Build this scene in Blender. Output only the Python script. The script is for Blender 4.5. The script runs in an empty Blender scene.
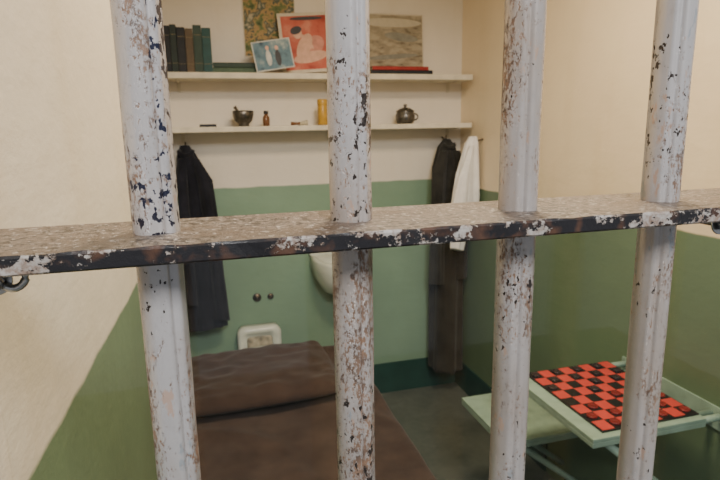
import bpy, bmesh, math, random
from math import sin, cos, pi, radians
from mathutils import Vector, Matrix, noise
random.seed(4)
S = bpy.context.scene
COL = S.collection

# ------------------------------------------------------------ materials
class N:
    def __init__(s, name, rough=0.6, metal=0.0, spec=0.4):
        s.m = bpy.data.materials.new(name); s.m.use_nodes = True
        s.t = s.m.node_tree; s.b = s.t.nodes['Principled BSDF']
        s.b.inputs['Roughness'].default_value = rough
        s.b.inputs['Metallic'].default_value = metal
        s.b.inputs['Specular IOR Level'].default_value = spec
        g = s.t.nodes.new('ShaderNodeNewGeometry'); s.pos = g.outputs['Position']; s.nrm = g.outputs['Normal']
    def link(s, a, b):
        if isinstance(a, (int, float)): b.default_value = a
        elif isinstance(a, tuple): b.default_value = (a + (1,)) if len(a) == 3 else a
        else: s.t.links.new(a, b)
    def mapv(s, scale, loc=(0, 0, 0), vec=None):
        n = s.t.nodes.new('ShaderNodeMapping'); s.link(vec or s.pos, n.inputs['Vector'])
        n.inputs['Scale'].default_value = scale; n.inputs['Location'].default_value = loc
        return n.outputs[0]
    def noise(s, scale, detail=3, rough=0.5, vec=None, dist=0):
        n = s.t.nodes.new('ShaderNodeTexNoise'); s.link(vec or s.pos, n.inputs['Vector'])
        n.inputs['Scale'].default_value = scale; n.inputs['Detail'].default_value = detail
        n.inputs['Roughness'].default_value = rough; n.inputs['Distortion'].default_value = dist
        return n.outputs['Fac']
    def math(s, op, a, b=0.0, clamp=False):
        n = s.t.nodes.new('ShaderNodeMath'); n.operation = op; n.use_clamp = clamp
        s.link(a, n.inputs[0]); s.link(b, n.inputs[1]); return n.outputs[0]
    def step(s, v, lo, hi):
        n = s.t.nodes.new('ShaderNodeMapRange'); s.link(v, n.inputs['Value'])
        n.inputs['From Min'].default_value = lo; n.inputs['From Max'].default_value = hi
        n.clamp = True; return n.outputs[0]
    def mix(s, f, a, b):
        n = s.t.nodes.new('ShaderNodeMix'); n.data_type = 'RGBA'
        s.link(f, n.inputs[0]); s.link(a, n.inputs[6]); s.link(b, n.inputs[7]); return n.outputs[2]
    def sep(s, v):
        n = s.t.nodes.new('ShaderNodeSeparateXYZ'); s.link(v, n.inputs[0]); return n.outputs
    def col(s, c): s.link(c, s.b.inputs['Base Color']); return s
    def bump(s, h, strength=0.3, dist=0.002):
        n = s.t.nodes.new('ShaderNodeBump'); s.link(h, n.inputs['Height'])
        n.inputs['Strength'].default_value = strength; n.inputs['Distance'].default_value = dist
        s.link(n.outputs[0], s.b.inputs['Normal']); return s

def plain(name, c, rough=0.6, metal=0.0, var=0.12, sc=40, bump=0.0):
    n = N(name, rough, metal)
    f = n.noise(sc, 4)
    d = tuple(x * (1 - var * 2) for x in c); l = tuple(min(1, x * (1 + var)) for x in c)
    n.col(n.mix(n.step(f, .3, .7), d, l))
    if bump: n.bump(f, bump, .002)
    return n.m

def wall_mat(name, cream, green, line, bstr=.2, slope=0.0, lo=0.0):
    """cream over green paint; hand-painted dividing line at height max(line - slope*y, lo)"""
    n = N(name, .42, 0, .45)
    sp = n.sep(n.pos); z = sp[2]
    wob = n.math('MULTIPLY', n.math('SUBTRACT', n.noise(9, 3), .5), .012)
    lh = n.math('MAXIMUM', n.math('SUBTRACT', line, n.math('MULTIPLY', sp[1], slope)), lo)
    f = n.step(n.math('SUBTRACT', n.math('ADD', z, wob), lh), -.003, .003)
    big = n.step(n.noise(2.2, 4, .6), .3, .75)
    stain = n.step(n.noise(3, 5, .65, n.mapv((2.5, 2.5, .5))), .5, .78)
    c = n.mix(big, tuple(x * .91 for x in cream), cream)
    c = n.mix(n.math('MULTIPLY', stain, .35), c, (cream[0] * .8, cream[1] * .74, cream[2] * .62))
    g = n.mix(big, tuple(x * .80 for x in green), green)
    spk = n.step(n.noise(28, 5, .7), .64, .70)
    g = n.mix(n.math('MULTIPLY', spk, .4), g, tuple(x * .6 for x in green))
    n.col(n.mix(f, g, c))
    h = n.noise(9, 6, .6, n.mapv((1, 1, 2.0)))
    h2 = n.math('ADD', h, n.math('MULTIPLY', n.noise(60, 3), .12))
    n.bump(h2, bstr, .012)
    return n.m
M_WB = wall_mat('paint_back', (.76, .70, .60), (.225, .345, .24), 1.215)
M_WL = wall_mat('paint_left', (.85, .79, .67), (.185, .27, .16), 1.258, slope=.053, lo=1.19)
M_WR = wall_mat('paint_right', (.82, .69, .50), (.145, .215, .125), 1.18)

def floor_mat():
    n = N('concrete_floor', .3, 0, .5)
    f = n.noise(4, 6, .65); k = n.step(n.noise(30, 4), .4, .7)
    c = n.mix(n.step(f, .3, .7), (.072, .084, .074), (.15, .165, .145))
    n.col(n.mix(n.math('MULTIPLY', k, .3), c, (.06, .075, .065))); n.bump(f, .2, .004); return n.m
M_FLOOR = floor_mat()
M_CEIL = plain('ceiling_paint', (.78, .72, .62), .7, sc=5)
M_BASE = plain('dark_green_base_paint', (.018, .060, .048), .4, sc=12)

def bar_mat():
    n = N('chipped_bar_paint', .28, .3, .5)
    vs = n.mapv((1, 1, .5))
    X = n.sep(n.pos)[0]; Z = n.sep(n.pos)[2]
    big = n.step(n.noise(13, 4, .6, n.mapv((1, 1, .4))), .42, .66)
    paint = n.mix(big, (.50, .475, .47), (.42, .36, .315))
    grey = n.step(n.noise(70, 5, .7, n.mapv((1, 1, .5), (2, 2, 6))), .52, .68)
    paint = n.mix(n.math('MULTIPLY', grey, .3), paint, (.30, .285, .28))
    bl = n.step(n.noise(60, 4, .65, n.mapv((1, 1, .4), (3, 1, 7))), .65, .69)
    paint = n.mix(n.math('MULTIPLY', bl, .6), paint, (.29, .34, .37))
    pe = n.step(n.noise(75, 4, .65, n.mapv((1, 1, .35), (9, 4, 2))), .64, .68)
    paint = n.mix(n.math('MULTIPLY', pe, .7), paint, (.53, .34, .24))
    coarse = n.noise(24, 4, .6, n.mapv((1, 1, .35), (1, 2, 3)))
    fine = n.noise(420, 6, .8, vs)
    v = n.math('ADD', n.math('MULTIPLY', coarse, .62), n.math('MULTIPLY', fine, .75))
    rust = n.step(v, .735, .77)
    v2 = n.math('ADD', n.math('MULTIPLY', n.noise(22, 2, .5, n.mapv((1, 1, .5), (5, 5, 5))), .50), n.math('MULTIPLY', n.noise(190, 4, .6, n.mapv((1, 1, .7), (2, 8, 1))), .80))
    left = n.math('MULTIPLY', n.math('SUBTRACT', 1.0, n.step(X, 0.0, .06)), n.step(Z, 1.40, 1.47))
    v2 = n.math('ADD', v2, n.math('MULTIPLY', left, .045))
    dark = n.step(v2, .80, .815)
    rc = n.mix(n.step(n.noise(110, 3), .35, .65), (.08, .045, .03), (.26, .14, .075))
    c = n.mix(n.math('MULTIPLY', rust, .88), paint, rc)
    dc = n.mix(left, (.035, .026, .022), (.018, .021, .045))
    c = n.mix(dark, c, dc)
    n.col(c)
    inv = n.math('SUBTRACT', 1.0, n.math('MAXIMUM', rust, dark))
    h = n.math('ADD', n.math('MULTIPLY', inv, .6), n.math('MULTIPLY', n.noise(90, 4, .55), .5))
    n.bump(h, .45, .001)
    n.link(n.math('ADD', n.math('MULTIPLY', rust, .35), .27), n.b.inputs['Roughness'])
    return n.m
M_BAR = bar_mat()
def plate_mats():
    n = N('crossbar_top_worn', .38, 0, .5)
    f = n.noise(170, 6, .75); g = n.noise(18, 4, .6, n.mapv((.6, 1.4, 1)))
    c = n.mix(n.step(g, .35, .65), (.11, .075, .053), (.22, .18, .15))
    v = n.math('ADD', n.math('MULTIPLY', g, .35), n.math('MULTIPLY', f, .75))
    c = n.mix(n.step(v, .56, .60), c, (.035, .025, .02))
    c = n.mix(n.step(n.noise(260, 4, .7, n.mapv((1, 1, 1), (4, 4, 4))), .585, .63), c, (.46, .42, .38))
    n.col(c); n.bump(n.math('ADD', f, g), .8, .0018)
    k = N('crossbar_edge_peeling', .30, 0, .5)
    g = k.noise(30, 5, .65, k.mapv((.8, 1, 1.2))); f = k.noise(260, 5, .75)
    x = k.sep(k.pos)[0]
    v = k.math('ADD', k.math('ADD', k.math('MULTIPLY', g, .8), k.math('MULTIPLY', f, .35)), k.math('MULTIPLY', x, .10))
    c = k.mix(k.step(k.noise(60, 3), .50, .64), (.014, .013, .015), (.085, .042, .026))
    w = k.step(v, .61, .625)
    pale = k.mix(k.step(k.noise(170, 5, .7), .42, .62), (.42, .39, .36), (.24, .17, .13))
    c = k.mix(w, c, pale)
    k.col(c); k.bump(k.math('ADD', w, k.math('MULTIPLY', f, .5)), .7, .0012)
    return n.m, k.m
M_PT, M_PE = plate_mats()

def wool(name, c1, c2, sc=14):
    n = N(name, .95, 0, .1)
    f = n.noise(sc, 4, .6); w = n.noise(300, 2)
    n.col(n.mix(n.step(f, .3, .7), c1, c2)); n.bump(n.math('ADD', w, f), .4, .003)
    n.b.inputs['Sheen Weight'].default_value = .12
    return n.m
M_BLANKET = wool('brown_wool', (.036, .0235, .020), (.062, .041, .034))
M_PILLOW = wool('brown_wool_pillow', (.036, .023, .019), (.056, .036, .029))
M_NAVY = wool('navy_cloth', (.008, .009, .013), (.020, .021, .030))
M_COAT = wool('charcoal_cloth', (.018, .018, .017), (.040, .039, .035))
M_TOWEL = wool('white_terry', (.70, .68, .65), (.85, .83, .80))
M_TICK = plain('ticking', (.5, .48, .42), .9)
M_STEEL = plain('galvanised_steel', (.5, .5, .5), .3, 1.0, .2, 80)
M_MINT = plain('mint_enamel', (.29, .41, .335), .35, 0, .1, 20, .1)
M_PORC = plain('porcelain', (.66, .69, .62), .2, 0, .08, 10)
M_STAIN = plain('stained_porcelain', (.46, .41, .31), .4, 0, .3, 30)
M_SHELF = plain('shelf_paint', (.66, .61, .49), .5, 0, .08, 18, .2)
M_BLACK = plain('black_plastic', (.012, .012, .014), .35)
M_BRASS = plain('dark_metal', (.12, .10, .075), .35, .9, .2, 60)
M_PEWTER = plain('pewter', (.16, .15, .135), .35, .9, .25, 60)
M_AMBER = plain('yellow_tin', (.50, .29, .04), .35)
M_BROWN = plain('brown_glass', (.16, .07, .03), .15)
M_PAGES = plain('page_edges', (.50, .45, .33), .85)
M_GILT = plain('spine_gilding', (.22, .17, .08), .5)

# ------------------------------------------------------------ mesh helpers
def obj(name, bm, mats, parent=None, smooth=False, bevel=0, sub=0, recalc=True):
    if recalc: bmesh.ops.recalc_face_normals(bm, faces=bm.faces[:])
    me = bpy.data.meshes.new(name); bm.to_mesh(me); bm.free()
    for m in (mats if isinstance(mats, (list, tuple)) else [mats]): me.materials.append(m)
    o = bpy.data.objects.new(name, me); COL.objects.link(o)
    if smooth:
        for p in me.polygons: p.use_smooth = True
    if bevel:
        b = o.modifiers.new('b', 'BEVEL'); b.width = bevel; b.segments = 3; b.limit_method = 'ANGLE'
    if sub:
        b = o.modifiers.new('s', 'SUBSURF'); b.levels = sub; b.render_levels = sub
    if parent: o.parent = parent
    return o
def empty(name):
    e = bpy.data.objects.new(name, None); COL.objects.link(e); e.empty_display_size = .05; return e
def addbox(bm, x0, x1, y0, y1, z0, z1, mi=0, rot=None, piv=None):
    vs = [bm.verts.new((x, y, z)) for x in (x0, x1) for y in (y0, y1) for z in (z0, z1)]
    F = [(0, 1, 3, 2), (4, 6, 7, 5), (0, 4, 5, 1), (2, 3, 7, 6), (0, 2, 6, 4), (1, 5, 7, 3)]
    for f in F:
        q = bm.faces.new([vs[i] for i in f]); q.material_index = mi
    if rot is not None: bmesh.ops.rotate(bm, verts=vs, cent=piv, matrix=rot)
    return vs
def box(name, x0, x1, y0, y1, z0, z1, mat, parent=None, bevel=0):
    bm = bmesh.new(); addbox(bm, x0, x1, y0, y1, z0, z1)
    return obj(name, bm, mat, parent, bevel=bevel)
def addloft(bm, rings, cap=True, mi=0, closed=True):
    R = [[bm.verts.new(p) for p in r] for r in rings]; n = len(R[0])
    for a, b in zip(R, R[1:]):
        for j in range(n if closed else n - 1):
            k = (j + 1) % n
            f = bm.faces.new((a[j], a[k], b[k], b[j])); f.material_index = mi; f.smooth = True
    if cap:
        for r in (R[0], R[-1]):
            f = bm.faces.new(r); f.material_index = mi
    return R
def addlathe(bm, prof, c, seg=32, mi=0, M=None):
    rings = []
    for r, z in prof:
        rings.append([Vector((r * cos(2 * pi * j / seg), r * sin(2 * pi * j / seg), z)) for j in range(seg)])
    if M: rings = [[M @ v for v in r] for r in rings]
    rings = [[v + Vector(c) for v in r] for r in rings]
    addloft(bm, rings, mi=mi)
def addtube(bm, pts, r, seg=12, mi=0):
    pts = [Vector(p) for p in pts]; rings = []
    for i, p in enumerate(pts):
        d = (pts[min(i + 1, len(pts) - 1)] - pts[max(i - 1, 0)]).normalized()
        a = d.cross(Vector((0, 0, 1)))
        if a.length < .05: a = d.cross(Vector((0, 1, 0)))
        a.normalize(); b = d.cross(a)
        rr = r[i] if isinstance(r, (list, tuple)) else r
        rings.append([p + (a * cos(2 * pi * j / seg) + b * sin(2 * pi * j / seg)) * rr for j in range(seg)])
    addloft(bm, rings, mi=mi)

# ------------------------------------------------------------ room
XL, XR, YB, YF, ZC = -.15, 1.355, 2.82, .26, 2.45
def slab(name, x0, x1, y0, y1, z0, z1, mat): return box(name, x0, x1, y0, y1, z0, z1, mat)
slab('wall_left', XL - .15, XL, YF, YB + .15, 0, ZC, M_WL)
slab('wall_right', XR, XR + .15, YF, YB + .15, 0, ZC, M_WR)
slab('wall_back', XL, XR, YB, YB + .15, 0, ZC, M_WB)
slab('floor', XL - 1.5, XR + 1.5, -2.5, YB + .15, -.12, 0, M_FLOOR)
slab('ceiling', XL - .15, XR + .15, YF, YB + .15, ZC, ZC + .12, M_CEIL)
slab('baseboard_back', XL, XR, YB - .008, YB, 0, .18, M_BASE)
slab('baseboard_right', XR - .008, XR, 1.9, YB - .008, 0, .16, M_BASE)

# ------------------------------------------------------------ bars
grille = empty('cell_bar_grille')
YBAR, RB = .35, .0136
GA = [-58, -76, -105, -118, -95, -120, -80, -100, -60, -90, -70, -110]
BX = [-.0305, .0907, .2138, .3378]
def bar(i, x):
    bm = bmesh.new(); rings = []; seg = 96; nr = 110
    for k in range(nr + 1):
        z = ZC * k / nr; ring = []
        for j in range(seg):
            a = 2 * pi * j / seg
            g = 0
            for a0 in (radians(GA[i - 1]), radians(GA[i - 1] + 180)):
                d = (a - a0 + pi) % (2 * pi) - pi
                g += math.exp(-(d / .11) ** 2) * .12 - math.exp(-((abs(d) - .32) / .16) ** 2) * .045
            r = RB * (1 - g) + .0004 * noise.noise(Vector((x * 30 + cos(a) * 1.5, sin(a) * 1.5, z * 22)))
            ring.append((x + r * cos(a), YBAR + r * sin(a), z))
        rings.append(ring)
    addloft(bm, rings)
    obj('vertical_bar_%d' % i, bm, M_BAR, grille, smooth=True)
x = BX[0]; i = 1
while x < XR - .02:
    bar(i, x); i += 1
    x = BX[i - 1] if i <= 4 else x + .1223
# flat crossbar
bm = bmesh.new()
nx = 240; y0, y1, zt, zb = .303, .397, 1.4405, 1.430
rings = []
for k in range(nx + 1):
    xx = XL + (XR - XL) * k / nx
    q = lambda s: .0008 * noise.noise(Vector((xx * 55, s, 3)))
    rings.append([(xx, y0 + .0012, zt + q(1)), (xx, y0 + q(2), zt - .0014), (xx, y0 + q(3), zb + .0012), (xx, y0 + .0012, zb),
                  (xx, y1 - .001, zb), (xx, y1, zb + .001), (xx, y1, zt - .001), (xx, y1 - .001, zt)])
R = addloft(bm, rings)
bmesh.ops.recalc_face_normals(bm, faces=bm.faces[:])
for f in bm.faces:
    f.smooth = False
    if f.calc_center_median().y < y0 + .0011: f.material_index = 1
obj('flat_crossbar', bm, [M_PT, M_PE], grille)

# clamp bolts under the crossbar (part of the grille)
def bolt(x, n):
    bm = bmesh.new()
    z = 1.4165
    Mx = Matrix.Rotation(pi / 2, 4, 'X')
    addtube(bm, [(x, .345, z), (x, .402, z)], .0035, 16)
    addlathe(bm, [(.0062, -.003), (.0068, -.002), (.0068, .002), (.0062, .003)], (x, .352, z), 6, M=Mx)
    addlathe(bm, [(.0095, -.0008), (.0095, .0008)], (x, .358, z), 24, M=Mx)
    obj('clamp_bolt_%d' % n, bm, M_STEEL, grille, bevel=.0004)
    bm = bmesh.new()
    pts = [(x + .010 + .007 * cos(a), .356, z + .002 + .0075 * sin(a)) for a in [radians(t) for t in range(200, -141, -20)]]
    addtube(bm, pts, .0024, 10)
    addtube(bm, [(x + .010, .356, z + .0095), (x + .010, .362, zb - .0002)], .0024, 10)
    obj('eye_hook_%d' % n, bm, M_STEEL, grille, smooth=True)
bolt(-.1225, 1); bolt(.410, 2)

# clear acrylic panel behind the bars
m = bpy.data.materials.new('clear_acrylic'); m.use_nodes = True; t = m.node_tree
for nd in list(t.nodes):
    if nd.type != 'OUTPUT_MATERIAL': t.nodes.remove(nd)
out = [nd for nd in t.nodes if nd.type == 'OUTPUT_MATERIAL'][0]
tr = t.nodes.new('ShaderNodeBsdfTransparent'); tr.inputs[0].default_value = (.985, .99, .985, 1)
gl = t.nodes.new('ShaderNodeBsdfGlossy'); gl.inputs['Roughness'].default_value = .03
mx = t.nodes.new('ShaderNodeMixShader'); mx.inputs[0].default_value = .03
t.links.new(tr.outputs[0], mx.inputs[1]); t.links.new(gl.outputs[0], mx.inputs[2]); t.links.new(mx.outputs[0], out.inputs[0])
bm = bmesh.new(); addbox(bm, XL + .004, XR - .004, .403, .407, .02, 1.425)
obj('acrylic_panel', bm, m)

# ------------------------------------------------------------ bed
bed = empty('prison_bed')
bx0, bx1, by0, by1, bz = XL + .01, .57, .46, 2.3, .55
cx, cy = (bx0 + bx1) / 2, (by0 + by1) / 2; ax, ay = (bx1 - bx0) / 2, (by1 - by0) / 2
bm = bmesh.new(); H = .2; st = .02
nx_, ny_ = int((ax + H) * 2 / st), int((ay + H) * 2 / st)
G = []
def ridge(x, y, s): return (1 - abs(noise.noise(Vector((x, y, s)))) * 2.2)
for i in range(nx_ + 1):
    row = []
    for j in range(ny_ + 1):
        s = -(ax + H) + 2 * (ax + H) * i / nx_; tt = -(ay + H) + 2 * (ay + H) * j / ny_
        ox, oy = max(0, abs(s) - ax), max(0, abs(tt) - ay)
        X = math.copysign(min(abs(s), ax), s); Y = math.copysign(min(abs(tt), ay), tt)
        dr = max(ox, oy)
        nz = noise.noise(Vector((X * 3.2, Y * 2.4, .5))) * .012 + noise.noise(Vector((X * 9, Y * 6, 2))) * .007 + max(0, ridge(X * 2.2 + Y * 1.6, Y * 3.4, 7)) ** 3 * .012 - .006
        wv = .006 * sin(Y * 23 + 3 * noise.noise(Vector((Y * 3, 0, 0)))) * min(1, dr * 8)
        if s > 0: X += wv
        rnd = 0
        ed = min(ax - abs(s), ay - abs(tt))
        if 0 <= ed < .03: rnd = .012 * (1 - ed / .03) ** 2
        Z = bz + (nz if dr == 0 else nz * .5) - rnd - (dr + (.012 if dr > 0 else 0))
        row.append(bm.verts.new((cx + X, cy + Y, Z)))
    G.append(row)
for i in range(nx_):
    for j in range(ny_):
        try: bm.faces.new((G[i][j], G[i + 1][j], G[i + 1][j + 1], G[i][j + 1]))
        except ValueError: pass
obj('blanket', bm, M_BLANKET, bed, smooth=True, sub=1)
# folded blanket-covered pillow, front edge overhanging
bm = bmesh.new(); n = 44; P = {}
pcx, pcy, pz, pa, pb, ph = .145, 1.995, .590, .285, .25, .034
for side in (1, -1):
    for i in range(n + 1):
        for j in range(n + 1):
            u, v = -1 + 2 * i / n, -1 + 2 * j / n
            u = sin(u * pi / 2); v = sin(v * pi / 2)
            e = max(0, (1 - abs(u) ** 6)) ** .5 * max(0, (1 - abs(v) ** 6)) ** .5
            if i in (0, n) or j in (0, n):
                if side == -1: P[(side, i, j)] = P[(1, i, j)]; continue
            k = 1 - .04 * (u * u * v * v)
            z = pz + side * e * (ph if side == 1 else (.030 if v < -.3 else .040))
            if side == 1: z += e * (.012 * noise.noise(Vector((u * 2.5, v * 2, 5))) + .012 * noise.noise(Vector((u * 5, v * 6, 1))) - .010 * v)
            P[(side, i, j)] = bm.verts.new((pcx + u * pa * k, pcy + v * pb * k + .012 * u, z))
    for i in range(n):
        for j in range(n):
            q = [P[(side, i, j)], P[(side, i + 1, j)], P[(side, i + 1, j + 1)], P[(side, i, j + 1)]]
            bm.faces.new(q)
obj('covered_pillow', bm, M_PILLOW, bed, smooth=True)
box('mattress', bx0 + .02, bx1 - .02, by0 + .02, by1 - .02, .42, .525, M_TICK, bed, bevel=.02)
bm = bmesh.new()
for xx in (bx0 + .04, bx1 - .04):
    for yy in (by0 + .06, by1 - .06): addbox(bm, xx - .016, xx + .016, yy - .016, yy + .016, 0, .42)
    addbox(bm, xx - .016, xx + .016, by0 + .02, by1 - .02, .385, .42)
for yy in (by0 + .06, by1 - .06, cy): addbox(bm, bx0 + .04, bx1 - .04, yy - .014, yy + .014, .385, .415)
obj('cot_frame', bm, M_MINT, bed, bevel=.003)

# ------------------------------------------------------------ toilet
wc = empty('toilet')
tx = .212
bm = bmesh.new()
def oval(rx, ry, z, oy=0, n=40): return [(tx + rx * cos(2 * pi * k / n), 2.545 + oy + ry * sin(2 * pi * k / n), z) for k in range(n)]
addloft(bm, [oval(.10, .12, 0, .03), oval(.095, .11, .12, .03), oval(.12, .15, .25), oval(.165, .195, .37), oval(.17, .20, .395), oval(.165, .195, .405),
             oval(.13, .155, .405), oval(.12, .145, .38), oval(.08, .10, .27, .02), oval(.03, .04, .22, .02)])
obj('bowl', bm, M_PORC, wc, smooth=True)
bm = bmesh.new()
def rr(w, h, r, y, cxx, z0, n=8):
    pts = []
    for (sx, sz, a0) in ((1, 1, 0), (-1, 1, 90), (-1, -1, 180), (1, -1, 270)):
        for k in range(n + 1):
            a = radians(a0 + 90 * k / n)
            pts.append((cxx + sx * (w / 2 - r) + r * cos(a), y, z0 + h / 2 + sz * (h / 2 - r) + r * sin(a)))
    return pts
addloft(bm, [rr(.22, .50, .04, 2.812, tx, .0), rr(.225, .505, .04, 2.76, tx, .0), rr(.215, .50, .04, 2.735, tx, .0), rr(.17, .465, .03, 2.732, tx, .01), rr(.15, .45, .03, 2.745, tx, .02)])
obj('back_stand', bm, M_PORC, wc, smooth=True)
bm = bmesh.new(); addloft(bm, [rr(.13, .10, .02, 2.7445, tx, .355), rr(.12, .09, .02, 2.741, tx, .36)]); obj('stained_plate', bm, M_STAIN, wc)
fb = empty('toilet_flush_button')
bm = bmesh.new(); Mx = Matrix.Rotation(pi / 2, 4, 'X')
for xx, r in ((.215, .022), (.285, .016)):
    addlathe(bm, [(r, 0), (r, .006), (r * .8, .010), (r * .45, .010), (r * .4, .02), (r * .2, .022)], (xx, YB, .64), 24, M=Mx)
obj('buttons', bm, M_BRASS, fb, smooth=True)

# ------------------------------------------------------------ sink
sk = empty('wall_sink')
sx = .64
def dshape(w, d, z, yb=YB - .003, n=28, oy=0):
    pts = [(sx - w, yb - oy, z)]
    for k in range(n + 1):
        a = pi + pi * k / n
        pts.append((sx + w * abs(cos(a)) ** .7 * math.copysign(1, cos(a)), yb - oy - d * .35 + d * .65 * sin(a) * 1.0, z))
    pts.append((sx + w, yb - oy, z)); return pts
bm = bmesh.new()
addloft(bm, [dshape(.05, .10, .64), dshape(.09, .19, .67), dshape(.125, .255, .735), dshape(.14, .27, .79), dshape(.143, .272, .835), dshape(.138, .267, .845),
             dshape(.115, .215, .845, oy=.03), dshape(.105, .20, .82, oy=.03), dshape(.08, .15, .745, oy=.04), dshape(.02, .05, .735, oy=.08)])
obj('basin', bm, M_PORC, sk, smooth=True)
bm = bmesh.new()
addloft(bm, [rr(.29, .13, .02, YB - .002, sx, .835), rr(.29, .13, .02, YB - .02, sx, .835), rr(.28, .12, .02, YB - .026, sx, .84)])
obj('backsplash', bm, M_PORC, sk, smooth=False)
bm = bmesh.new()
addtube(bm, [(sx, YB - .02, .90), (sx, YB - .07, .905), (sx, YB - .085, .885)], .009)
for q in (-.07, .07): addlathe(bm, [(.016, .02), (.016, .035), (.011, .05), (.006, .052)], (sx + q, YB, .90), 20, M=Mx)
obj('tap', bm, M_STEEL, sk, smooth=True)
bm = bmesh.new(); addtube(bm, [(sx, 2.72, .65), (sx, 2.72, .50), (sx, 2.74, .46), (sx, 2.80, .46), (sx, YB - .001, .46)], .017)
obj('waste_pipe', bm, M_BRASS, sk, smooth=True)
# small wall vent cap
bm = bmesh.new(); addlathe(bm, [(.03, 0), (.03, .006), (.022, .009), (.02, .009)], (.79, YB, .37), 28, M=Mx)
for k in range(5): addbox(bm, .772 + k * .008, .775 + k * .008, YB - .012, YB - .008, .355, .385)
obj('wall_vent_cap', bm, M_BRASS)

# ------------------------------------------------------------ shelves
def shelf(z0, z1, n):
    e = empty('wall_shelf')
    box('board', XL + .002, XR - .022, 2.64, YB - .001, z0, z1, M_SHELF, e, bevel=.004)
    bm = bmesh.new()
    for xx in (XL + .06, .62, XR - .08):
        addbox(bm, xx - .008, xx + .008, YB - .006, YB - .001, z0 - .05, z0); addbox(bm, xx - .008, xx + .008, 2.70, YB - .001, z0 - .004, z0)
    obj('brackets', bm, M_SHELF, e)
shelf(1.722, 1.75, 1); shelf(1.487, 1.512, 2)
US, LS = 1.7505, 1.5125

# books
def addbook(bm, x0, x1, y0, y1, z0, z1, mi, flat=False, pages=0):
    t_ = .0025
    if not flat:   # spine towards viewer (-Y)
        addbox(bm, x0, x0 + t_, y0, y1, z0, z1, mi); addbox(bm, x1 - t_, x1, y0, y1, z0, z1, mi); addbox(bm, x0 + t_, x1 - t_, y0, y0 + t_, z0, z1, mi)
        addbox(bm, x0 + t_, x1 - t_, y0 + t_, y1 - .003, z0 + .003, z1 - .003, pages)
        for zz in (.2, .8): addbox(bm, x0 + .001, x1 - .001, y0 - .0006, y0, z0 + (z1 - z0) * zz - .002, z0 + (z1 - z0) * zz, 8)
    else:
        addbox(bm, x0, x1, y0, y1, z0, z0 + t_, mi); addbox(bm, x0, x1, y0, y1, z1 - t_, z1, mi); addbox(bm, x0, x1, y0, y0 + t_, z0 + t_, z1 - t_, mi)
        addbox(bm, x0 + .003, x1 - .003, y0 + t_, y1 - .003, z0 + t_, z1 - t_, pages)
cols = [(.014, .026, .022), (.010, .012, .016), (.025, .05, .037), (.10, .07, .04), (.015, .065, .065), (.32, .025, .02), (.07, .12, .075)]
BM = [M_PAGES] + [plain('cloth_cover_%d' % k, c, .6) for k, c in enumerate(cols)] + [M_GILT]
bm = bmesh.new(); xx = XL + .012
for w, h, mi in ((.030, .195, 2), (.026, .20, 1), (.034, .19, 2), (.032, .185, 4), (.036, .20, 3), (.038, .19, 5)):
    addbook(bm, xx, xx + w, 2.665 + random.random() * .01, 2.80, US, US + h, mi); xx += w + .0015
obj('standing_books', bm, BM, bevel=.0012)
bm = bmesh.new(); addbook(bm, .062, .27, 2.69, 2.79, US, US + .024, 7, True); addbook(bm, .068, .262, 2.692, 2.79, US + .0245, US + .047, 3, True)
obj('stacked_books', bm, BM, bevel=.0012)
bm = bmesh.new(); addbook(bm, .80, 1.12, 2.655, 2.765, US, US + .018, 2, True); addbook(bm, .81, 1.10, 2.66, 2.765, US + .0185, US + .036, 6, True)
obj('stacked_books', bm, BM, bevel=.0012)

# pictures
def picture(name, x0, x1, z0, z1, y, mat_border, mat_img, tilt=0, lean=0, bd=.012, th=.003, shapes=()):
    e = empty(name); cxx = (x0 + x1) / 2; w, h = (x1 - x0), (z1 - z0)
    M = Matrix.Translation((cxx, y, z0)) @ Matrix.Rotation(radians(tilt), 4, 'Y') @ Matrix.Rotation(radians(-lean), 4, 'X')
    def add(nm, bm, mt):
        bmesh.ops.transform(bm, matrix=M, verts=bm.verts[:]); obj(nm, bm, mt, e)
    bm = bmesh.new(); addbox(bm, -w / 2, w / 2, 0, th, 0, h); add('sheet', bm, mat_border)
    bm = bmesh.new(); addbox(bm, -w / 2 + bd, w / 2 - bd, -.0006, 0, bd, h - bd); add('print', bm, mat_img)
    for q, (nm, px, pz, rx, rz, ang, mt) in enumerate(shapes):
        bm = bmesh.new(); n = 28
        vs = []
        for k in range(n):
            a = 2 * pi * k / n; u, v = rx * cos(a), rz * sin(a)
            vs.append((px * w + u * cos(ang) - v * sin(ang), pz * h + u * sin(ang) + v * cos(ang)))
        d = -.0009 - .0003 * q
        addloft(bm, [[(a, d + .0003, b) for a, b in vs], [(a, d, b) for a, b in vs]]); add(nm, bm, mt)
    return e
def paint(name, stops, sc, vecscale=(1, 1, 1), detail=4, rough=.6):
    n = N(name, rough, 0, .3); f = n.noise(sc, detail, .6, n.mapv(vecscale))
    r = n.t.nodes.new('ShaderNodeValToRGB'); r.color_ramp.interpolation = 'EASE'
    els = r.color_ramp.elements
    while len(els) < len(stops): els.new(.5)
    for e, (p, c) in zip(els, stops): e.position = p; e.color = c + (1,)
    n.link(f, r.inputs[0]); n.col(r.outputs[0]); return n.m
M_CREAMP = plain('cream_paper', (.62, .56, .45), .6, var=.05)
M_GARDEN = paint('garden_painting', [(.3, (.03, .06, .03)), (.42, (.14, .18, .07)), (.5, (.42, .28, .12)), (.56, (.07, .10, .08)), (.66, (.45, .40, .28)), (.8, (.35, .10, .05))], 22, detail=6)
M_RED = paint('red_print', [(.3, (.34, .05, .035)), (.5, (.52, .12, .08)), (.7, (.62, .24, .17))], 9)
M_BLUEP = paint('blue_photo', [(.3, (.04, .07, .11)), (.5, (.12, .21, .27)), (.7, (.38, .44, .43))], 16)
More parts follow.
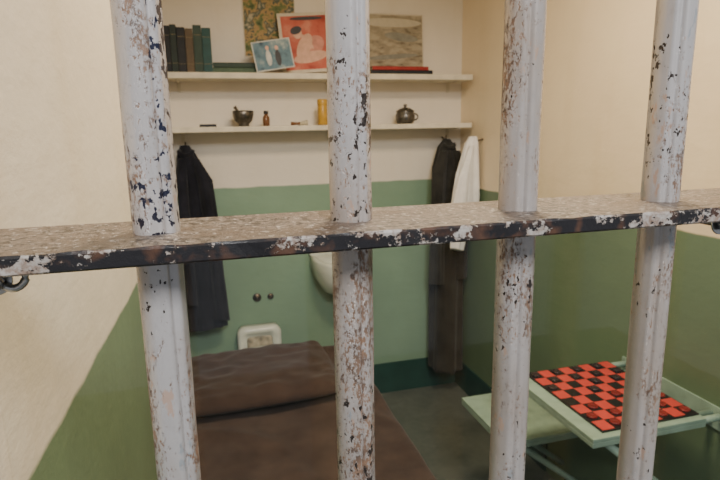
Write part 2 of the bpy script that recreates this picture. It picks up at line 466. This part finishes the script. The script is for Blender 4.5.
M_SKETCH = paint('sepia_sketch', [(.3, (.14, .115, .075)), (.45, (.28, .24, .165)), (.6, (.38, .33, .235)), (.8, (.44, .39, .30))], 22, (1, 1, 2.5), 6)
M_SKIN = plain('printed_flesh', (.70, .42, .31), .6, var=.08); M_PINK = plain('printed_pink', (.62, .27, .21), .6)
M_WHITEP = plain('printed_white', (.58, .58, .55), .6); M_DARKP = plain('printed_dark', (.05, .05, .06), .6); M_LAKE = plain('printed_grey', (.24, .235, .19), .6)
M_SKY = plain('printed_sky', (.50, .45, .34), .6, var=.05)
picture('garden_poster', .222, .47, 1.84, 2.30, YB - .004, M_CREAMP, M_GARDEN, bd=.004)
picture('magazine_page', .395, .645, US + .012, US + .292, 2.75, M_CREAMP, M_RED, tilt=-4, lean=6, bd=.015,
        shapes=(('figure_back', .10, .42, .07, .045, .6, M_PINK), ('figure_legs', .06, .26, .085, .026, .15, M_SKIN), ('figure_body', -.04, .44, .032, .065, -.5, M_SKIN),
                ('figure_arm', .02, .52, .045, .012, -.9, M_SKIN), ('figure_head', -.15, .66, .022, .026, 0, M_SKIN),
                ('figure_hair', -.17, .71, .028, .018, .3, M_DARKP), ('title_band', .05, .90, .08, .008, 0, M_DARKP)))
picture('blue_postcard', .258, .435, US + .014, US + .148, 2.652, M_WHITEP, M_BLUEP, tilt=-9, lean=7, bd=.005,
        shapes=(('left_person', -.12, .42, .012, .036, 0, M_WHITEP), ('left_head', -.12, .75, .008, .010, 0, M_SKIN), ('right_person', .12, .38, .013, .036, 0, M_DARKP), ('right_head', .12, .72, .008, .010, 0, M_SKIN)))
picture('landscape_sketch', .70, 1.125, US + .037, US + .305, YB - .035, M_CREAMP, M_SKETCH, lean=4, bd=.006,
        shapes=(('sky', .1, .84, .16, .022, 0, M_SKY), ('far_hill', .22, .58, .09, .02, -.12, M_LAKE), ('shore', .1, .22, .14, .012, .08, M_LAKE)))

# lower shelf items
def lathe_obj(name, prof, c, mat, parent=None):
    bm = bmesh.new(); addlathe(bm, prof, c); return obj(name, bm, mat, parent, smooth=True)
e = empty('mortar_bowl')
lathe_obj('bowl', [(.024, 0), (.026, .004), (.024, .010), (.040, .025), (.048, .050), (.049, .070), (.046, .072), (.042, .056), (.028, .028), (.01, .020)], (.19, 2.71, LS), M_PEWTER, e)
bm = bmesh.new(); addtube(bm, [(.195, 2.71, LS + .034), (.165, 2.705, LS + .072), (.152, 2.703, LS + .09)], [.010, .006, .008]); obj('pestle', bm, M_BRASS, e, smooth=True)
e = empty('small_bottle')
lathe_obj('glass', [(.014, 0), (.016, .003), (.016, .040), (.009, .050), (.009, .056)], (.295, 2.70, LS), M_BROWN, e)
lathe_obj('cap', [(.010, .055), (.011, .057), (.011, .068), (.009, .070)], (.295, 2.70, LS), M_BLACK, e)
e = empty('yellow_tin')
lathe_obj('body', [(.022, 0), (.0235, .002), (.0235, .098), (.022, .100)], (.567, 2.70, LS), M_AMBER, e)
lathe_obj('lid', [(.0245, .096), (.0248, .098), (.0248, .118), (.022, .122)], (.567, 2.70, LS), M_AMBER, e)
e = empty('metal_pot')
lathe_obj('body', [(.030, 0), (.040, .003), (.048, .020), (.049, .040), (.044, .056), (.046, .060)], (.995, 2.71, LS), M_PEWTER, e)
lathe_obj('lid', [(.047, .060), (.046, .064), (.026, .076), (.008, .080), (.006, .086), (.010, .092), (.006, .097)], (.995, 2.71, LS), M_PEWTER, e)
bm = bmesh.new(); addtube(bm, [(.995 + .043 + .022 * sin(a) * 1, 2.70, LS + .034 - .016 * cos(a)) for a in [pi * k / 10 for k in range(11)]], .004); obj('handle', bm, M_PEWTER, e, smooth=True)
bm = bmesh.new(); addbox(bm, -.01, .065, 2.675, 2.69, LS, LS + .012)
for k in range(14): addbox(bm, -.008 + k * .005, -.0055 + k * .005, 2.660, 2.675, LS, LS + .004)
obj('comb', bm, M_BLACK)
e = empty('shaving_brush')
bm = bmesh.new(); addtube(bm, [(.41, 2.69, LS + .0095), (.44, 2.69, LS + .009), (.452, 2.69, LS + .008)], [.009, .006, .009]); obj('handle', bm, M_BROWN, e, smooth=True)
bm = bmesh.new(); addtube(bm, [(.452, 2.69, LS + .008), (.475, 2.69, LS + .012), (.49, 2.69, LS + .0135)], [.008, .010, .013]); obj('bristles', bm, M_PAGES, e, smooth=True)

# ------------------------------------------------------------ hanging clothes
def cloth(bm, rows, nf, amp, seed, seg=72):
    rings = []; fine = []
    n = 44
    for k in range(n + 1):
        s = k / n * (len(rows) - 1); i = min(int(s), len(rows) - 2); f = s - i; f = f * f * (3 - 2 * f)
        fine.append([a + (b - a) * f for a, b in zip(rows[i], rows[i + 1])] + [k / n])
    for (x, y, z, rx, ry, t_) in fine:
        r = []
        for j in range(seg):
            a = 2 * pi * j / seg
            w = 1 + amp * min(1, .35 + t_) * (sin(nf * a + seed + 1.5 * noise.noise(Vector((t_ * 2, seed, 0)))) * .7 + .6 * noise.noise(Vector((cos(a) * 2.5, sin(a) * 2.5 + seed, t_ * 3))))
            r.append((x + rx * w * cos(a), y + ry * w * sin(a), z + .012 * cos(a + seed) * t_))
        rings.append(r)
    addloft(bm, rings)
def hook(parent, x, z, y=YB, right=False):
    bm = bmesh.new()
    if right: pts = [(XR - .001, y, z + .01), (XR - .04, y, z), (XR - .05, y, z + .01), (XR - .052, y, z + .025)]
    else: pts = [(x, YB - .001, z + .01), (x, YB - .04, z - .005), (x, YB - .055, z), (x, YB - .06, z + .02)]
    addtube(bm, pts, .004, 10)
    obj('hook', bm, M_BRASS, parent, smooth=True)
j = empty('hanging_jacket')
bm = bmesh.new()
cloth(bm, [(-.085, 2.755, 1.43, .02, .018), (-.08, 2.745, 1.39, .040, .035), (-.06, 2.74, 1.28, .070, .05), (-.05, 2.735, 1.05, .078, .055), (-.042, 2.73, .80, .083, .055), (-.04, 2.73, .53, .085, .05)], 7, .18, 1.0)
obj('body', bm, M_NAVY, j, smooth=True)
bm = bmesh.new()
cloth(bm, [(-.045, 2.72, 1.37, .02, .02), (-.005, 2.70, 1.27, .034, .035), (.012, 2.69, 1.05, .033, .035), (.02, 2.69, .80, .032, .035), (.028, 2.69, .58, .036, .035)], 4, .16, 2.0, 40)
cloth(bm, [(-.10, 2.72, 1.37, .02, .02), (-.11, 2.69, 1.27, .028, .03), (-.11, 2.68, 1.02, .028, .03), (-.108, 2.68, .68, .028, .03)], 4, .14, 3.0, 40)
obj('sleeves', bm, M_NAVY, j, smooth=True)
bm = bmesh.new(); addtube(bm, [(-.08 + .03 * cos(a), 2.735 - .022 * sin(a) , 1.405 - .02 * sin(a)) for a in [pi * k / 8 for k in range(9)]], .011); obj('collar', bm, M_NAVY, j, smooth=True)
hook(j, -.08, 1.425)
c = empty('hanging_coat')
bm = bmesh.new()
cloth(bm, [(1.245, 2.755, 1.43, .018, .018), (1.24, 2.745, 1.39, .045, .035), (1.235, 2.74, 1.28, .070, .05), (1.24, 2.73, .95, .075, .06), (1.24, 2.725, .60, .085, .065), (1.242, 2.72, .15, .090, .065)], 6, .20, 4.0)
obj('body', bm, M_COAT, c, smooth=True)
bm = bmesh.new()
cloth(bm, [(1.21, 2.71, 1.37, .02, .02), (1.175, 2.69, 1.26, .034, .036), (1.165, 2.68, 1.0, .032, .036), (1.16, 2.675, .66, .036, .036)], 4, .18, 2.0, 40)
cloth(bm, [(1.28, 2.71, 1.37, .02, .02), (1.305, 2.69, 1.26, .03, .036), (1.308, 2.68, 1.0, .03, .036), (1.306, 2.675, .68, .03, .036)], 4, .16, 1.0, 40)
obj('sleeves', bm, M_COAT, c, smooth=True)
bm = bmesh.new(); addtube(bm, [(1.245 + .03 * cos(a), 2.73 - .022 * sin(a), 1.405 - .02 * sin(a)) for a in [pi * k / 8 for k in range(9)]], .011); obj('collar', bm, M_COAT, c, smooth=True)
hook(c, 1.245, 1.43)
tw = empty('hanging_towel')
bm = bmesh.new()
cloth(bm, [(1.300, 2.56, 1.445, .020, .012), (1.292, 2.56, 1.41, .036, .020), (1.277, 2.56, 1.27, .060, .028), (1.270, 2.56, 1.15, .070, .030), (1.264, 2.56, 1.10, .072, .030), (1.262, 2.56, 1.07, .066, .028)], 7, .16, .5)
obj('cloth', bm, M_TOWEL, tw, smooth=True)
bm = bmesh.new()
cloth(bm, [(1.280, 2.535, 1.40, .014, .014), (1.242, 2.53, 1.24, .034, .02), (1.220, 2.53, 1.07, .046, .022), (1.205, 2.53, .88, .034, .018)], 5, .22, 2.5, 48)
obj('fold', bm, M_TOWEL, tw, smooth=True)
hook(tw, 0, 1.42, 2.56, True)

# ------------------------------------------------------------ table & seat
tb = empty('wall_table')
TZ = .70; tx0, tx1, ty0, ty1 = .915, 1.28, 1.092, 1.49
bm = bmesh.new(); addbox(bm, tx0, tx1, ty0, ty1, TZ - .012, TZ); addbox(bm, tx0, tx1, ty0, ty0 + .004, TZ - .026, TZ - .012); addbox(bm, tx0, tx0 + .004, ty0 + .004, ty1, TZ - .026, TZ - .012)
obj('top', bm, M_MINT, tb, bevel=.003)
bm = bmesh.new()
for yy in (ty0 + .05, ty1 - .06):
    addtube(bm, [(tx0 + .04, yy, TZ - .016), (XR - .002, yy, TZ - .36)], .011); addtube(bm, [(tx0 + .03, yy, TZ - .02), (XR - .002, yy, TZ - .02)], .010)
addtube(bm, [(tx0 + .06, ty0 + .05, TZ - .04), (tx0 + .06, ty1 - .06, TZ - .04)], .008)
addbox(bm, XR - .006, XR, ty0 - .01, ty1 + .01, TZ - .06, TZ + .005)
for yy in (ty0 + .012, ty1 - .012): addtube(bm, [(tx1 - .01, yy, TZ - .012), (XR - .004, yy, TZ - .012)], .010)
obj('brackets', bm, M_MINT, tb, smooth=False)
se = empty('wall_seat')
SZ = .45; sx0, sy0, sy1 = .91, 1.50, 1.84
bm = bmesh.new(); addbox(bm, sx0, XR - .001, sy0, sy1, SZ - .012, SZ); addbox(bm, sx0, XR - .001, sy0, sy0 + .004, SZ - .028, SZ - .012); addbox(bm, sx0, sx0 + .004, sy0 + .004, sy1, SZ - .028, SZ - .012)
obj('seat_plate', bm, M_MINT, se, bevel=.003)
bm = bmesh.new()
for yy in (sy0 + .05, sy1 - .05):
    addtube(bm, [(sx0 + .04, yy, SZ - .016), (XR - .002, yy, SZ - .34)], .011); addtube(bm, [(sx0 + .03, yy, SZ - .02), (XR - .002, yy, SZ - .02)], .010)
addbox(bm, XR - .006, XR, sy0 - .01, sy1 + .01, SZ - .06, SZ + .01)
obj('brackets', bm, M_MINT, se)

# checkerboard
M_CR = plain('board_red', (.55, .060, .048), .45, var=.05); M_CB = plain('board_black', (.012, .010, .012), .4)
M_PR = plain('checker_maroon', (.20, .018, .018), .3); M_PB = plain('checker_black', (.035, .022, .026), .25)
cb = empty('checkerboard')
X0, Y0, W, D_ = .958, 1.112, .316, .37
bm = bmesh.new(); addbox(bm, X0, X0 + W, Y0, Y0 + D_, TZ + .0005, TZ + .0055); obj('board', bm, M_CB, cb, bevel=.001)
bm = bmesh.new(); m_ = .004; sw, sd = (W - 2 * m_) / 8, (D_ - 2 * m_) / 8
for i in range(8):
    for jj in range(8):
        addbox(bm, X0 + m_ + i * sw, X0 + m_ + (i + 1) * sw, Y0 + m_ + jj * sd, Y0 + m_ + (jj + 1) * sd, TZ + .0055, TZ + .0062, (i + jj) % 2)
obj('squares', bm, [M_CR, M_CB], cb)
bm = bmesh.new(); rp = sw * .38
def piece(i, jj, mi):
    addlathe(bm, [(rp * .95, 0), (rp, .001), (rp, .004), (rp * .92, .005), (rp * .75, .0045), (rp * .7, .0038), (rp * .4, .0038), (rp * .35, .0045), (rp * .1, .0045)],
             (X0 + m_ + (i + .5) * sw, Y0 + m_ + (jj + .5) * sd, TZ + .0063), 24, mi)
for i in range(8):
    for jj in range(8):
        if (i + jj) % 2 == 1:
            if jj in (0, 1, 2) and not (i, jj) == (3, 2): piece(i, jj, 0)
            if jj in (5, 6, 7) and (i, jj) not in ((2, 5),): piece(i, jj, 1)
piece(4, 3, 0); piece(3, 4, 1)
obj('checkers', bm, [M_PR, M_PB], cb)

# ------------------------------------------------------------ lights
w = bpy.data.worlds.new('World'); S.world = w; w.use_nodes = True
w.node_tree.nodes['Background'].inputs[0].default_value = (.88, .93, 1, 1)
w.node_tree.nodes['Background'].inputs[1].default_value = .40
def area(name, loc, target, size, e, colr, sy=None):
    l = bpy.data.lights.new(name, 'AREA'); l.energy = e; l.size = size; l.color = colr
    if sy: l.shape = 'RECTANGLE'; l.size_y = sy
    o = bpy.data.objects.new(name, l); COL.objects.link(o); o.location = loc
    o.rotation_euler = (Vector(target) - Vector(loc)).to_track_quat('-Z', 'Y').to_euler(); return o
area('corridor_skylight', (.3, -1.6, 3.0), (.1, .9, 1.1), .7, 85, (1, .99, .98))
area('cell_warm_fill', (.55, 1.15, 2.40), (.55, 1.2, 0), .35, 30, (1, .80, .54))  # unseen warm fill under the ceiling, added to brighten the cell walls

# ------------------------------------------------------------ camera
yaw, pit, rol = radians(15.4), radians(11.5), radians(1.0)
f = Vector((sin(yaw) * cos(pit), cos(yaw) * cos(pit), -sin(pit)))
r = Vector((cos(yaw), -sin(yaw), 0)); u = r.cross(f)
r2 = r * cos(rol) - u * sin(rol); u2 = u * cos(rol) + r * sin(rol)
cam = bpy.data.cameras.new('camera'); co = bpy.data.objects.new('camera', cam); COL.objects.link(co)
co.matrix_world = Matrix(((r2.x, u2.x, -f.x, 0), (r2.y, u2.y, -f.y, 0), (r2.z, u2.z, -f.z, 1.5), (0, 0, 0, 1)))
cam.lens = 555 / 720 * 36; cam.sensor_width = 36; cam.clip_start = .02
cam.dof.use_dof = True; cam.dof.focus_distance = .37; cam.dof.aperture_fstop = 22
S.camera = co
